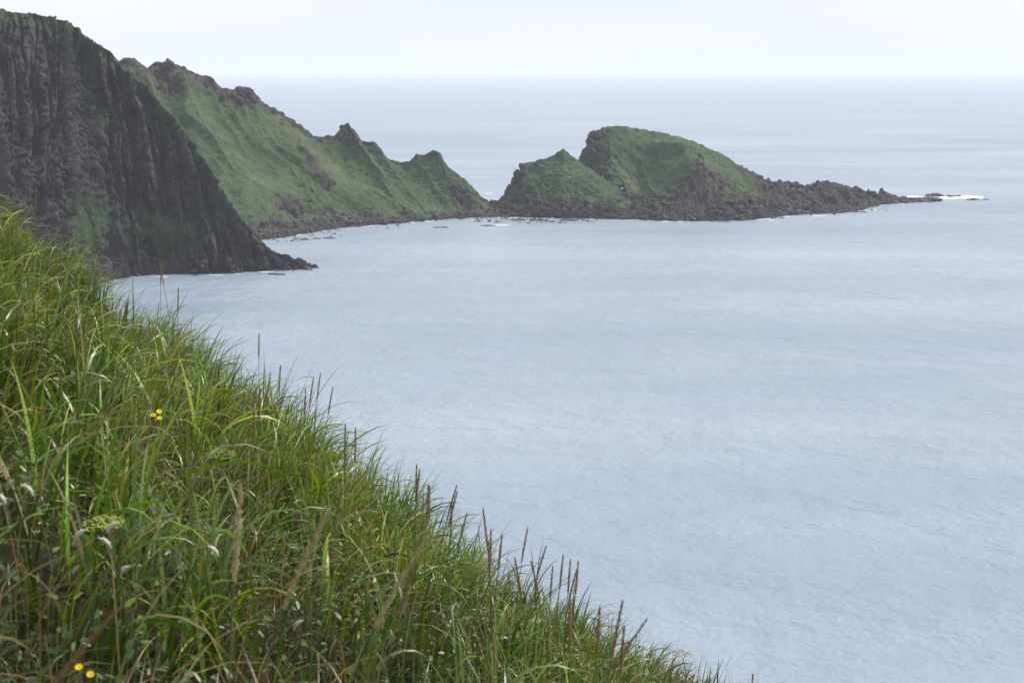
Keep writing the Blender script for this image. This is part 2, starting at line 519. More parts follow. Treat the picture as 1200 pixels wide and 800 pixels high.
def build_hill():
    nu, nf, nb = 620, 230, 24
    P, U, W, k = loft(B_SECS, nu, nf, nb, 1.22, 1.0)
    n = flank_normals(P)
    Z = P[..., 2].copy()
    um = U.max()
    high = np.clip(Z / 6, 0, 1)
    front = (W < 1)
    # spurs and gullies run down the slope
    sp = ridged(np.stack([U / 17 + 0.6 * fbm(P / 30, 2, 3), W * 1.1, U * 0], -1), 2, 101)
    mid = np.sin(np.clip(W, 0, 1) * math.pi) ** 0.7
    d = mid * (sp - 0.35) * 3.4 * (1 - 0.55 * smooth(U / um, 0.5, 0.7))
    d += mid * 2.0 * fbm(P / 22, 3, 107)
    # rock: crest crags, low outcrops, end knob, shore
    cn = fbm(P / 11, 4, 111) * 1.6
    uf = k / um
    rock = smooth(W + 0.1 * cn + 0.05 * fbm(P / 3, 2, 112), 0.85, 0.95) * (1 - 0.55 * smooth(U / um, 0.68, 0.76))
    def patch(uc, wc, ru, rw, amt):
        return amt * np.exp(-((U / um - uc) / ru) ** 2 - ((W - wc) / rw) ** 2)
    pk = sum(patch(*a) for a in ((0.51, 0.38, 0.022, 0.2, 1.25), (0.45, 0.24, 0.02, 0.14, 1.2), (0.58, 0.2, 0.02, 0.12, 0.9), (0.88, 0.5, 0.045, 0.4, 1.5),
                                 (0.68, 0.92, 0.025, 0.12, 1.4), (0.66, 0.15, 0.03, 0.06, 0.9), (0.84, 0.9, 0.02, 0.12, 1.2), (0.38, 0.2, 0.04, 0.1, 1.2)))
    rock = np.clip(np.maximum(rock, pk * (0.75 + 0.9 * cn)), 0, 1)
    lim = 1 + 1.1 * (1 - smooth(U / um, 0.3, 0.7))
    shore = 1 - smooth((Z + 1.3 * cn) / lim, 1.2, 3.2)
    rock = np.maximum(rock, shore)
    r1, g1 = worley(P / np.array([5, 5, 6.5]), 121)
    r2, g2 = worley(P / np.array([2.1, 2.1, 2.8]), 131)
    ck = 1 - 0.75 * np.exp(-((W - 1) / 0.06) ** 2)
    d += rock * high * ck * ((r1 - 0.45) * 3.0 - 1.6 * np.exp(-g1 * 8) + (r2 - 0.5) * 1.6 - 0.9 * np.exp(-g2 * 8))
    veg0 = 1 - rock
    d += veg0 * (0.7 * fbm(P / 2.8, 3, 141) + 0.45 * fbm(P / 1.1, 2, 142)) * high
    P = P + n * d[..., None]
    P[..., 2] += rock * (1 - high) * (r2 * 1.3 - 0.3) * (W >= 0)
    crest = np.exp(-((W - 1) / 0.04) ** 2)
    P[..., 2] += crest * rock * (r2 - 0.5) * 0.6
    veg = 1.0 - rock * 0.85 + 0.14 * cn + 0.12 * fbm(P / 3.5, 3, 151)
    wet = np.clip(1 - smooth(P[..., 2] + 0.6 * cn, 0.3, 1.6), 0, 1) * 0.85
    LAND['hill'] = (P, W)
    o = link('hill', make_mesh('hill', P.reshape(-1, 3), grid_quads(nu, nf + nb, True), attrs={'veg': veg, 'wet': wet, 'dry': np.clip(smooth(sp, 0.55, 0.9) * veg0 * (0.35 + 0.6 * fbm(P / 5, 3, 161)) * smooth(W, 0.2, 0.5), 0, 0.6)}), M_HILL)
    tag(o, 'steep green grassy ridge with craggy rock crest and pointed pinnacle', 'hill', kind='structure')
build_hill()

# --- islet at the end: pyramid hump, main hump and a rocky tail
C1_SECS = [(572, 240, 612, 574, 252), (584, 234, 613, 584, 253), (592, 222, 614, 592, 253.5), (604, 204, 615, 602, 254), (614, 192, 616, 612, 254.5), (630, 187, 617, 628, 255), (648, 182, 618, 645, 255.5),
           (656, 177, 618, 655, 256), (661, 174.5, 618, 662, 256), (668, 180, 618, 672, 256), (678, 188, 617, 684, 256), (692, 198, 616, 700, 256.5), (712, 212, 613, 720, 257), (740, 229, 609, 745, 257.5),
           (762, 240, 605, 768, 258), (800, 250, 600, 800, 258.5)]
C2_SECS = [(668, 236, 640, 690, 250), (677, 222, 644, 700, 250.5), (682, 190, 647, 708, 251), (685, 178, 648, 716, 252), (688, 166, 649, 724, 254), (692, 157, 650, 732, 255), (700, 151, 651, 744, 257), (712, 147, 652, 756, 258),
           (724, 146.5, 652, 768, 258.5), (742, 149, 652, 786, 259), (765, 154, 652, 806, 259), (790, 158, 652, 826, 259), (812, 165, 652, 843, 259), (835, 175, 651, 860, 258.5), (858, 187, 650, 878, 258),
           (880, 201, 649, 896, 256), (892, 206, 649, 906, 255), (905, 209.5, 650, 918, 253.5), (920, 211, 652, 930, 252), (945, 213, 655, 946, 251), (958, 210.5, 657, 960, 250.5), (975, 210.5, 659, 978, 250), (990, 215, 661, 990, 249.5),
           (1003, 219, 664, 1004, 247), (1022, 223, 668, 1020, 242), (1045, 226.5, 671, 1040, 239), (1056, 229.5, 673, 1056, 238), (1078, 231.5, 676, 1080, 236.5), (1100, 232.5, 680, 1102, 236)]
def islet_mesh(secs, nu, nf, nb, power, seed, main):
    P, U, W, k = loft(secs, nu, nf, nb, power, 0.9)
    n = flank_normals(P)
    Z = P[..., 2].copy()
    um = U.max()
    high = np.clip(Z / 5, 0, 1)
    cn = fbm(P / 8, 3, seed)
    mid = np.sin(np.clip(W, 0, 1) * math.pi) ** 0.7
    # a coordinate along the shore in metres east of the view axis
    X = P[..., 0]
    d = mid * 2.2 * fbm(P / 16, 3, seed + 1) + mid * (1.0 if main else 0.3) * (ridged(np.stack([U / 11, W * 1.0, U * 0], -1), 2, seed + 2) - 0.4)
    if main:
        d -= 10.0 * np.exp(-((X - 55) / 12) ** 2 - ((W - 0.5) / 0.25) ** 2)         # the hollow
        xr = 52 + np.minimum(1 - np.clip(W, 0, 1), 0.35) * 75
        d += 6.0 * np.exp(-((X - xr) / 7) ** 2) * smooth(W, 0.15, 0.4) * (1 - smooth(W, 0.7, 0.95))      # rib beside it
        rock = smooth(X + 6 * cn, 97, 112) * 1.0
        rock = np.maximum(rock, 1 - smooth(W + 0.2 * cn + 0.0012 * (X - 80) * -1, 0.34, 0.48) )
        rock = np.maximum(rock, (0.8 + cn) * np.exp(-((X - 78) / 8) ** 2 - ((W - 0.55) / 0.2) ** 2))
        rock = np.maximum(rock, (1 - smooth(X + 5 * cn, 37, 47)) * smooth(W, 0.3, 0.5))
        rock = np.maximum(rock, np.exp(-((X - 90) / 10) ** 2 - ((W - 0.5) / 0.12) ** 2))
    else:
        rock = 1 - smooth(W + 0.3 * cn + 0.2 * fbm(P / 3, 3, seed + 31), 0.2, 0.5)
        rock = np.maximum(rock, (0.85 + 1.2 * cn) * (1 - smooth(X, 4, 20)))
        rock = np.maximum(rock, (0.9 + cn) * smooth(X, 58, 70))
    rock = np.clip(np.maximum(rock, 1 - smooth(Z + 1.5 * cn, 1.5, 4.5)), 0, 1)
    r1, g1 = worley(P / np.array([4.2, 4.2, 5]), seed + 5)
    r2, g2 = worley(P / np.array([1.8, 1.8, 2.2]), seed + 9)
    d += rock * high * ((r1 - 0.45) * 2.2 - 1.0 * np.exp(-g1 * 8) + (r2 - 0.5) * 1.3 - 0.6 * np.exp(-g2 * 8))
    d += (1 - rock) * (0.8 * fbm(P / 2.6, 3, seed + 13) + 0.45 * fbm(P / 1.1, 2, seed + 14)) * high
    P = P + n * d[..., None]
    P[..., 2] += rock * (1 - 0.5 * high) * ((r2 * 1.5 - 0.4) + (r1 - 0.4) * 1.2) * (W >= 0) * (1 - 0.5 * main * smooth(X, 95, 125))
    tail = smooth(X, 95, 120) + 1 - smooth(Z, 1.5, 5)
    P[..., 2] += smooth(X, 95, 120) * high * main * (1.2 * fbm(P / 9, 3, seed + 41) - 0.7 + (worley(P / 7.0, seed + 43)[0] - 0.5) * 1.2)
    veg = 1.0 - rock * (0.62 + 0.35 * np.clip(tail, 0, 1)) + 0.3 * cn + 0.25 * fbm(P / 3.5, 3, seed + 21) * rock
    wet = np.clip(1 - smooth(P[..., 2] + 1.2 * cn, 1.2, 3.6), 0, 1) * 0.8
    return P, W, veg, wet
def build_islet():
    P1, W1, v1, w1 = islet_mesh(C1_SECS, 330, 130, 20, 0.95, 201, False)
    P2, W2, v2, w2 = islet_mesh(C2_SECS, 620, 150, 22, 0.9, 301, True)
    LAND['islet_small'] = (P1, W1)
    LAND['islet_main'] = (P2, W2)
    q1 = grid_quads(*W1.shape, True)
    q2 = grid_quads(*W2.shape, True) + W1.size
    o = link('islet', make_mesh('islet', np.vstack([P1.reshape(-1, 3), P2.reshape(-1, 3)]), np.vstack([q1, q2]),
             attrs={'veg': np.concatenate([v1.ravel(), v2.ravel()]), 'wet': np.concatenate([w1.ravel(), w2.ravel()])}), M_ISLET)
    tag(o, 'two-humped green islet with rocky shore and long low tail of rock', 'islet', kind='structure')
build_islet()

def land_hit(names, u, v):
    """first land surface met along the sight line through (u, v)"""
    best = None
    for nm in names:
        P, W = LAND[nm]
        p = P[W <= 1.0]
        a, b, d = project(p)
        dd = np.hypot(a - u, b - v)
        ok = np.where(dd < 1.6)[0]
        if len(ok) == 0:
            ok = np.array([dd.argmin()])
        i = ok[d[ok].argmin()]
        if best is None or d[i] < best[0]:
            best = (d[i], p[i])
    return best[1]

# ---------------------------------------------------------------- shore rocks
def ico(sub):
    import bmesh
    bm = bmesh.new()
    bmesh.ops.create_icosphere(bm, subdivisions=sub, radius=1)
    V = np.array([v.co[:] for v in bm.verts]); F = np.array([[v.index for v in f.verts] for f in bm.faces])
    bm.free()
    return V, F
ICO1, ICO1F = ico(1)
ICO2, ICO2F = ico(2)
def rock_shape(seed, flat=1.0, fine=False):
    r = np.random.default_rng(seed)
    V, F = (ICO2, ICO2F) if fine else (ICO1, ICO1F)
    V = V * r.uniform(0.75, 1.25, 3)
    for _ in range(9):
        n = r.normal(size=3); n /= np.linalg.norm(n)
        h = r.uniform(0.45, 0.85)
        V = V - n * np.maximum(0, V @ n - h)[:, None]
    V = V * np.array([1, 1, flat * 0.8]) + r.normal(size=V.shape) * 0.03
    return V, F

def build_boulders():
    Vs, Fs, off = [], [], 0
    shapes = [rock_shape(500 + i) for i in range(24)]
    def add(p, s):
        nonlocal off
        V, F = shapes[rng.integers(24)]
        a = rng.uniform(0, 2 * math.pi)
        R = np.array([[math.cos(a), -math.sin(a), 0], [math.sin(a), math.cos(a), 0], [0, 0, 1]])
        Vs.append((V * rng.uniform(0.7, 1.3, 3)) @ R.T * s + p); Fs.append(F + off); off += len(V)
    for nm, cnt, wmax, big in (('cliff', 260, 0.07, 1.6), ('hill', 1000, 0.16, 1.5), ('islet_small', 380, 0.2, 1.4), ('islet_main', 1100, 0.3, 1.6)):
        P, W = LAND[nm]
        idx = np.argwhere((W[0] >= -0.01) & (W[0] < wmax)).ravel()
        for _ in range(cnt):
            i = rng.integers(P.shape[0]); j = idx[int(len(idx) * rng.uniform() ** 1.4)]
            p = P[i, j]
            if p[2] > 9: continue
            s = big * (0.25 + 0.75 * rng.uniform() ** 3)
            add(p + np.array([rng.normal() * .6, rng.normal() * .6 - (rng.uniform() < 0.15) * rng.uniform(0, 5), 0]) * [1, 1, 1] + [0, 0, s * 0.15], s)
    # low reefs of loose rock standing in the shallows
    for (u0, u1, v0, v1, cnt, big) in ((292, 352, 262, 284, 130, 2.0), (345, 400, 266, 277, 70, 1.3), (400, 470, 261, 268, 60, 1.1), (555, 610, 253, 261, 90, 1.5), (600, 700, 256, 261.5, 110, 1.5), (985, 1040, 236, 247, 70, 1.4), (1040, 1100, 231, 236.5, 60, 1.5), (280, 372, 312, 318, 60, 1.3)):
        for _ in range(cnt):
            u, v = rng.uniform(u0, u1), v0 + (v1 - v0) * rng.uniform() ** 1.5
            s = big * (0.3 + 0.7 * rng.uniform() ** 2.5)
            add(at_sea(u, v) + np.array([0, 0, -0.25 * s]), s)
    o = link('shore_boulders', make_mesh('shore_boulders', np.vstack(Vs), None, np.vstack(Fs), smooth_shade=False), M_ROCK)
    tag(o, 'dark broken boulders massed along the foot of the land', 'boulders', kind='stuff')
build_boulders()

SKERRIES = [  # u, v, half-width in px, height factor, label
    (325, 321.5, 12, 0.35, 'low flat rock awash off the tip of the dark cliff'),
    (345, 311, 9, 0.9, 'stubby dark rock on the shelf at the cliff tip'),
    (357, 281, 7, 0.6, 'dark rock in the water at the cove beach'),
    (371, 279.5, 6, 0.5, 'middle rock of the row off the cove beach'),
    (386, 279, 8, 0.4, 'outermost rock of the row off the cove beach'),
    (327, 268, 13, 1.0, 'big block of rock at the inner end of the cove beach'),
    (312, 258, 11, 0.9, 'grey boulder heap between cliff edge and green ridge'),
    (452, 262, 8, 0.7, 'dark rock on the beach below the green ridge'),
    (516, 266.5, 11, 0.25, 'thin reef rock awash below the green ridge'),
    (571, 264.5, 9, 0.3, 'flat reef rock off the neck between ridge and islet'),
    (607, 258, 9, 0.6, 'dark rock on the neck before the pyramid hump'),
    (632, 258.5, 12, 0.5, 'broad rock off the foot of the pyramid hump'),
    (668, 258.5, 11, 0.4, 'low rock spit off the right foot of the pyramid hump'),
    (846, 259.5, 11, 0.3, 'flat rock at the waterline below the main hump'),
    (1005, 248.5, 12, 0.25, 'thin point of rock at the near side of the tail'),
    (1000, 238.5, 13, 0.35, 'narrow reef in the inlet of the rocky tail'),
    (1060, 233.5, 11, 0.8, 'dark rock near the end of the rocky tail'),
    (1084, 236, 11, 0.6, 'low rock in front of the surf at the tail end'),
    (1096, 229.8, 12, 0.7, 'dark rock behind the surf at the tail end'),
    (1118, 231, 9, 0.8, 'small dark rock in the middle of the surf'),
    (1140, 234.2, 8, 0.7, 'outermost rock in the white surf'),
    (1155, 234.2, 4, 0.7, 'tiny last rock at the outer edge of the surf'),
]
def build_skerries():
    for i, (u, v, hw, hf, lab) in enumerate(SKERRIES):
        p = at_sea(u, v)
        s = hw * np.linalg.norm(p - [0, 0, CAM_Z]) / FPX
        V, F = rock_shape(900 + i, 1.0, True)
        V2, F2 = rock_shape(950 + i, 1.0, True)
        V3, F3 = rock_shape(980 + i, 1.0, True)
        V = np.vstack([V * [0.7, 0.6, hf * 0.62], V2 * [0.5, 0.5, hf * 0.45] + [0.55, -0.1, 0], V3 * [0.45, 0.5, hf * 0.4] + [-0.6, 0.1, 0]]) * s
        F = np.vstack([F, F2 + len(ICO2), F3 + 2 * len(ICO2)])
        V = V + fbm(V / (0.3 * s) + i * 7.1, 3, 7)[:, None] * np.array([0.05, 0.05, 0.08]) * s
        o = link('shore_rock', make_mesh('shore_rock', V, None, F, smooth_shade=False), M_ROCK)
        o.location = p
        tag(o, lab, 'rock', 'single rocks along the shore')
build_skerries()

# ---------------------------------------------------------------- surf
def build_foam():
    m, t, b, out = new_mat('sea_foam')
    n1 = N(t, 'ShaderNodeTexNoise', Scale=1.5, Detail=6.0)
    geo = N(t, 'ShaderNodeNewGeometry')
    t.links.new(geo.outputs['Position'], n1.inputs['Vector'])
    t.links.new(ramp(t, n1.outputs['Fac'], [(0.3, (0.72, 0.76, 0.78)), (0.6, (0.9, 0.91, 0.91))]), b.inputs['Base Color'])
    b.inputs['Roughness'].default_value = 0.8
    def patch(c, rx, ry, h, seed, thr, res):
        x = np.arange(-rx, rx, res); y = np.arange(-ry, ry, res)
        X, Y = np.meshgrid(x, y, indexing='ij')
        e = 1 - (X / rx) ** 2 - (Y / ry) ** 2
        q = np.stack([X / 5 + c[0], Y / 3 + c[1], X * 0], -1)
        f = e + 0.9 * fbm(q, 4, seed) - thr
        Z = np.where(f > 0, np.minimum(f, 0.5) * 2 * h * (0.55 + 0.6 * np.abs(fbm(q * 4, 3, seed + 3))), -0.05) + 0.02
        V = np.stack([X + c[0], Y + c[1], Z], -1)
        qd = grid_quads(len(x), len(y))
        keep = (f.ravel()[qd] > 0).any(1)
        qd = qd[keep]
        used = np.unique(qd)
        mp = np.full(V.size // 3, -1); mp[used] = np.arange(len(used))
        return V.reshape(-1, 3)[used], mp[qd]
    def emit(items, label):
        Vs, Qs, off = [], [], 0
        for it in items:
            V, Q = patch(*it)
            if len(V) == 0: continue
            Vs.append(V); Qs.append(Q + off); off += len(V)
        o = link('surf_foam', make_mesh('surf_foam', np.vstack(Vs), np.vstack(Qs)), m)
        tag(o, label, 'surf', kind='stuff')
    p = at_sea(1120, 232)
    emit([(p, 17, 7, 0.5, 3, 0.62, 0.2), (at_sea(1140, 230.5), 8, 6, 0.6, 4, 0.55, 0.2), (at_sea(1088, 233.5), 8, 6, 0.5, 5, 0.6, 0.2), (at_sea(1072, 231), 6, 5, 0.5, 5, 0.6, 0.2)],
         'bright white surf breaking at the end of the rocky tail')
    its = []
    for (u, v) in ((190, 323.2), (210, 322.5), (232, 322), (255, 321), (280, 319.5), (312, 317.5)):
        its.append((at_sea(u, v + 1.0), 3.5, 0.5, 0.06, 9, 0.85, 0.12))
    emit(its, 'thin broken white wash at the foot of the dark cliff')
    its = []
    for nm in ('hill', 'islet_small', 'islet_main'):
        P, W = LAND[nm]
        j = int(np.argmin(np.abs(W[0])))
        for _ in range(14):
            p = P[rng.integers(P.shape[0]), j]
            its.append((np.array([p[0], p[1] - rng.uniform(0.8, 2.6), 0]), rng.uniform(1.2, 4), rng.uniform(0.4, 0.8), 0.08, int(rng.integers(99)), 0.7, 0.2))
    for (u, v) in ((585, 263), (905, 257.5), (960, 252.5), (1020, 245.5), (1030, 241), (575, 226)):
        its.append((at_sea(u, v + 0.6), 6, 1.0, 0.12, 12, 0.8, 0.2))
    emit(its, 'faint white wash along the far rocky shore')
build_foam()

# ---------------------------------------------------------------- gulls on the islet
def gull_mesh():
    prof = [(-0.34, 0.012, 0.14), (-0.22, 0.05, 0.15), (-0.08, 0.105, 0.16), (0.08, 0.11, 0.175), (0.17, 0.075, 0.22), (0.2, 0.055, 0.28), (0.225, 0.06, 0.33), (0.27, 0.045, 0.345), (0.3, 0.015, 0.335), (0.36, 0.006, 0.325)]
    n = 8
    V = []
    for x, r, z in prof:
        for k in range(n):
            a = 2 * math.pi * k / n
            V.append((x, r * math.cos(a), z + r * math.sin(a)))
    Q = []
    for i in range(len(prof) - 1):
        for k in range(n):
            Q.append((i * n + k, i * n + (k + 1) % n, (i + 1) * n + (k + 1) % n, (i + 1) * n + k))
    V = list(V)
    T = []
    for sy in (-1, 1):       # legs
        b0 = len(V)
        for (x, y, z) in ((0.0, 0.03, 0.12), (0.02, 0.03, 0.12), (0.01, 0.045, 0.12), (0.0, 0.03, -0.04), (0.02, 0.03, -0.04), (0.01, 0.045, -0.04)):
            V.append((x, y * sy, z))
        Q += [(b0, b0 + 1, b0 + 4, b0 + 3), (b0 + 1, b0 + 2, b0 + 5, b0 + 4), (b0 + 2, b0, b0 + 3, b0 + 5)]
    return make_mesh('gull', np.array(V), np.array(Q))
def build_gulls():
    m = plain('gull_white', (0.8, 0.8, 0.8), 0.7, 0.1)
    mg = plain('gull_wing_grey', (0.55, 0.57, 0.6), 0.7, 0.1)
    me = gull_mesh()
    # folded wing
    wv = []
    for x, h, z in ((0.12, 0.045, 0.2), (0.0, 0.075, 0.2), (-0.15, 0.06, 0.18), (-0.38, 0.01, 0.15)):
        for s in (-1, 1):
            wv.append((x, 0.0, z + s * h))
    wv = np.array(wv)
    quads = [(0, 1, 3, 2), (2, 3, 5, 4), (4, 5, 7, 6)]
    wl = {}
    for s in (-1, 1):
        y = np.array([0.09, 0.09, 0.118, 0.118, 0.09, 0.09, 0.03, 0.03]) * s
        a = wv.copy(); a[:, 1] = y
        b = wv * [1, 1, 1]; b[:, 1] = y * 0.8
        V = np.vstack([a, b])
        Q = quads + [tuple(i + 8 for i in q[::-1]) for q in quads] + [(0, 2, 10, 8), (2, 4, 12, 10), (4, 6, 14, 12), (1, 9, 11, 3), (3, 11, 13, 5), (5, 13, 15, 7)]
        wl[s] = make_mesh('wing', V, np.array(Q))
    gulls = [(715, 194, 'white gull alone on the left side of the hollow of the main hump'),
             (754, 187, 'white gull, upper left of the flock beside the rocky rib'),
             (759, 196, 'white gull, lowest of the flock beside the rocky rib'),
             (767, 187, 'white gull at the top of the flock beside the rocky rib'),
             (774, 191, 'white gull, rightmost of the flock beside the rocky rib'),
             (736, 211, 'white gull low in the hollow of the main hump'),
             (759, 221, 'white gull, lower of the pair below the hollow'),
             (764, 217, 'white gull, upper of the pair below the hollow'),
             (842, 224, 'white gull on the brown rocks under the main hump'),
             (667, 208, 'white gull high on the pyramid hump')]
    for i, (u, v, lab) in enumerate(gulls):
        p = land_hit(('islet_small', 'islet_main'), u, v)
        e = empty('gull', p + np.array([0, 0, 0.02]))
        e.rotation_euler = (0, 0, rng.uniform(0, 6.28))
        e.scale = (2.1, 2.1, 2.1)
        tag(e, lab, 'gull', 'gulls resting on the islet')
        link('body', me, m, e)
        for s in (-1, 1):
            link('wing', wl[s], mg, e)
build_gulls()

# ---------------------------------------------------------------- foreground hillside
S = 1.35
GA, GB = -0.622, -0.252
GC = -0.93 * S + 0.622 * -0.79 * S + 0.252 * 2.06 * S        # plane height under the camera, relative
EDGE_PX = [(-400, 250), (-150, 290), (0, 322), (60, 324), (130, 350), (200, 414), (300, 498), (400, 576), (500, 650), (600, 712), (700, 762), (800, 808), (870, 838), (1000, 905), (1300, 1010)]
def _plane_hit(u, v):
    r = ray(u, v)
    d = GC / (r[2] - GA * r[0] - GB * r[1])
    return r * d
_e = np.array([_plane_hit(u, v) for u, v in EDGE_PX])
_e = _e[np.argsort(_e[:, 0])]
def edge_y(x):
    return np.interp(x, _e[:, 0], _e[:, 1])
def ground(x, y):
    x = np.asarray(x, float); y = np.asarray(y, float)
    xs = np.where(x < -6, -6 + np.tanh((x + 6) / 6) * 6, x)
    ys = np.where(y < -2, -2 + np.tanh((y + 2) / 4) * 4, y)
    z = GC + GA * xs + GB * ys
    t = y - edge_y(x) + 0.5
    tp = np.maximum(t, 0)
    z = z - np.where(tp < 2.0, 0.42 * tp ** 2, 0.42 * 4 + 1.68 * (tp - 2.0))
    p = np.stack([x, y, np.zeros_like(x)], -1)
    z = z + 0.10 * fbm(p / 1.3, 3, 401) + 0.05 * fbm(p / 0.35, 2, 402)
    return np.maximum(z + CAM_Z, -3.0)

def soil_material():
    m, t, b, out = new_mat('hillside_soil')
    geo = N(t, 'ShaderNodeNewGeometry')
    n1 = N(t, 'ShaderNodeTexNoise', Scale=6.0, Detail=8.0, Roughness=0.7)
    t.links.new(geo.outputs['Position'], n1.inputs['Vector'])
    c = ramp(t, n1.outputs['Fac'], [(0.3, (0.008, 0.008, 0.004)), (0.5, (0.018, 0.017, 0.008)), (0.7, (0.04, 0.03, 0.014))])
    t.links.new(c, b.inputs['Base Color'])
    b.inputs['Roughness'].default_value = 1.0
    b.inputs['Specular IOR Level'].default_value = 0.1
    bp = N(t, 'ShaderNodeBump', Strength=0.8, Distance=0.05)
    t.links.new(n1.outputs['Fac'], bp.inputs['Height'])
    t.links.new(bp.outputs[0], b.inputs['Normal'])
    return m
def build_hillside():
    x = np.concatenate([np.linspace(-45, -9, 40), np.linspace(-8.8, 9, 130), np.linspace(9.5, 60, 60)])
    y = np.concatenate([np.linspace(-25, -1, 24), np.linspace(-0.8, 18, 130), np.linspace(18.5, 70, 60)])
    X, Y = np.meshgrid(x, y, indexing='ij')
    V = np.stack([X, Y, ground(X, Y)], -1)
    o = link('hillside', make_mesh('hillside', V.reshape(-1, 3), grid_quads(len(x), len(y))), soil_material())
    tag(o, 'steep dark earthy hillside under the foreground grass', 'hillside', kind='structure')
build_hillside()

# ---------------------------------------------------------------- grass
def in_view(x, y, z, margin=150):
    P = np.stack([x, y, z + 0.3], -1)
    u, v, d = project(P)
    return (u > -margin) & (u < 1200 + margin) & (v < 800 + 2.2 * margin) & (d > 0.6)

def scatter(n):
    x = rng.uniform(-9, 8, n * 4); y = rng.uniform(1.0, 20, n * 4)
    t = y - edge_y(x)
    ok = (t < 1.6) & (np.abs(x) < 0.5 * y + 1.2)
    x, y = x[ok], y[ok]
    z = ground(x, y)
    ok = in_view(x, y, z)
    return x[ok][:n], y[ok][:n], z[ok][:n]

def blades(x, y, z, L, Wd, az, th0, th1, colr, tipcol, seg=5, power=1.6, twist=None, base_dark=0.55):
    n = len(x)
    t = np.linspace(0, 1, seg + 1)
    th = th0[:, None] + th1[:, None] * t[None] ** power
    ds = L[:, None] / seg
    thm = 0.5 * (th[:, 1:] + th[:, :-1])
    hor = np.concatenate([np.zeros((n, 1)), np.cumsum(np.sin(thm) * ds, 1)], 1)
    ver = np.concatenate([np.zeros((n, 1)), np.cumsum(np.cos(thm) * ds, 1)], 1)
    cx, cy = np.cos(az)[:, None], np.sin(az)[:, None]
    C = np.stack([x[:, None] + hor * cx, y[:, None] + hor * cy, z[:, None] + ver - 0.02], -1)
    wp = np.minimum(1, 0.55 + t * 1.8) * (1 - t ** 2.2) ** 0.8
    wp[-1] = 0
    tw = (twist if twist is not None else np.zeros(n))[:, None] * t[None]
    side = np.stack([-cy * np.cos(tw), cx * np.cos(tw), np.sin(tw)], -1)
    hw = (Wd[:, None] * wp[None] * 0.5)[..., None]
    Lf, Rt = C - side * hw, C + side * hw
    V = np.concatenate([np.stack([Lf[:, :-1], Rt[:, :-1]], 2).reshape(n, 2 * seg, 3), C[:, -1:]], 1)
    m = 2 * seg + 1
    base = (np.arange(n) * m)[:, None]
    q = np.array([[2 * i, 2 * i + 1, 2 * i + 3, 2 * i + 2] for i in range(seg - 1)])
    Q = (base[:, :, None] + q[None]).reshape(-1, 4)
    T = (base + np.array([[2 * seg - 2, 2 * seg - 1, 2 * seg]])).reshape(-1, 3)
    tt = np.concatenate([np.repeat(t[:-1], 2), [1.0]])
    mixf = (tt ** 2.5)[None, :, None]
    cc = colr[:, None, :] * (1 - mixf) + tipcol[:, None, :] * mixf
    return V.reshape(-1, 3), Q, T, cc.reshape(-1, 3)

def merge(parts):
    Vs, Qs, Ts, Cs, off = [], [], [], [], 0
    for V, Q, T, C in parts:
        Vs.append(V); Cs.append(C)
        if len(Q): Qs.append(Q + off)
        if len(T): Ts.append(T + off)
        off += len(V)
    return np.vstack(Vs), (np.vstack(Qs) if Qs else None), (np.vstack(Ts) if Ts else None), np.vstack(Cs)

def pal(n, cs, jit=0.18):
    cs = np.array(cs)
    c = cs[rng.integers(len(cs), size=n)]
    return np.clip(c * np.clip(1 + jit * rng.normal(size=(n, 1)), 0.5, 1.7) * (1 + 0.06 * rng.normal(size=(n, 3))), 0.004, 1)

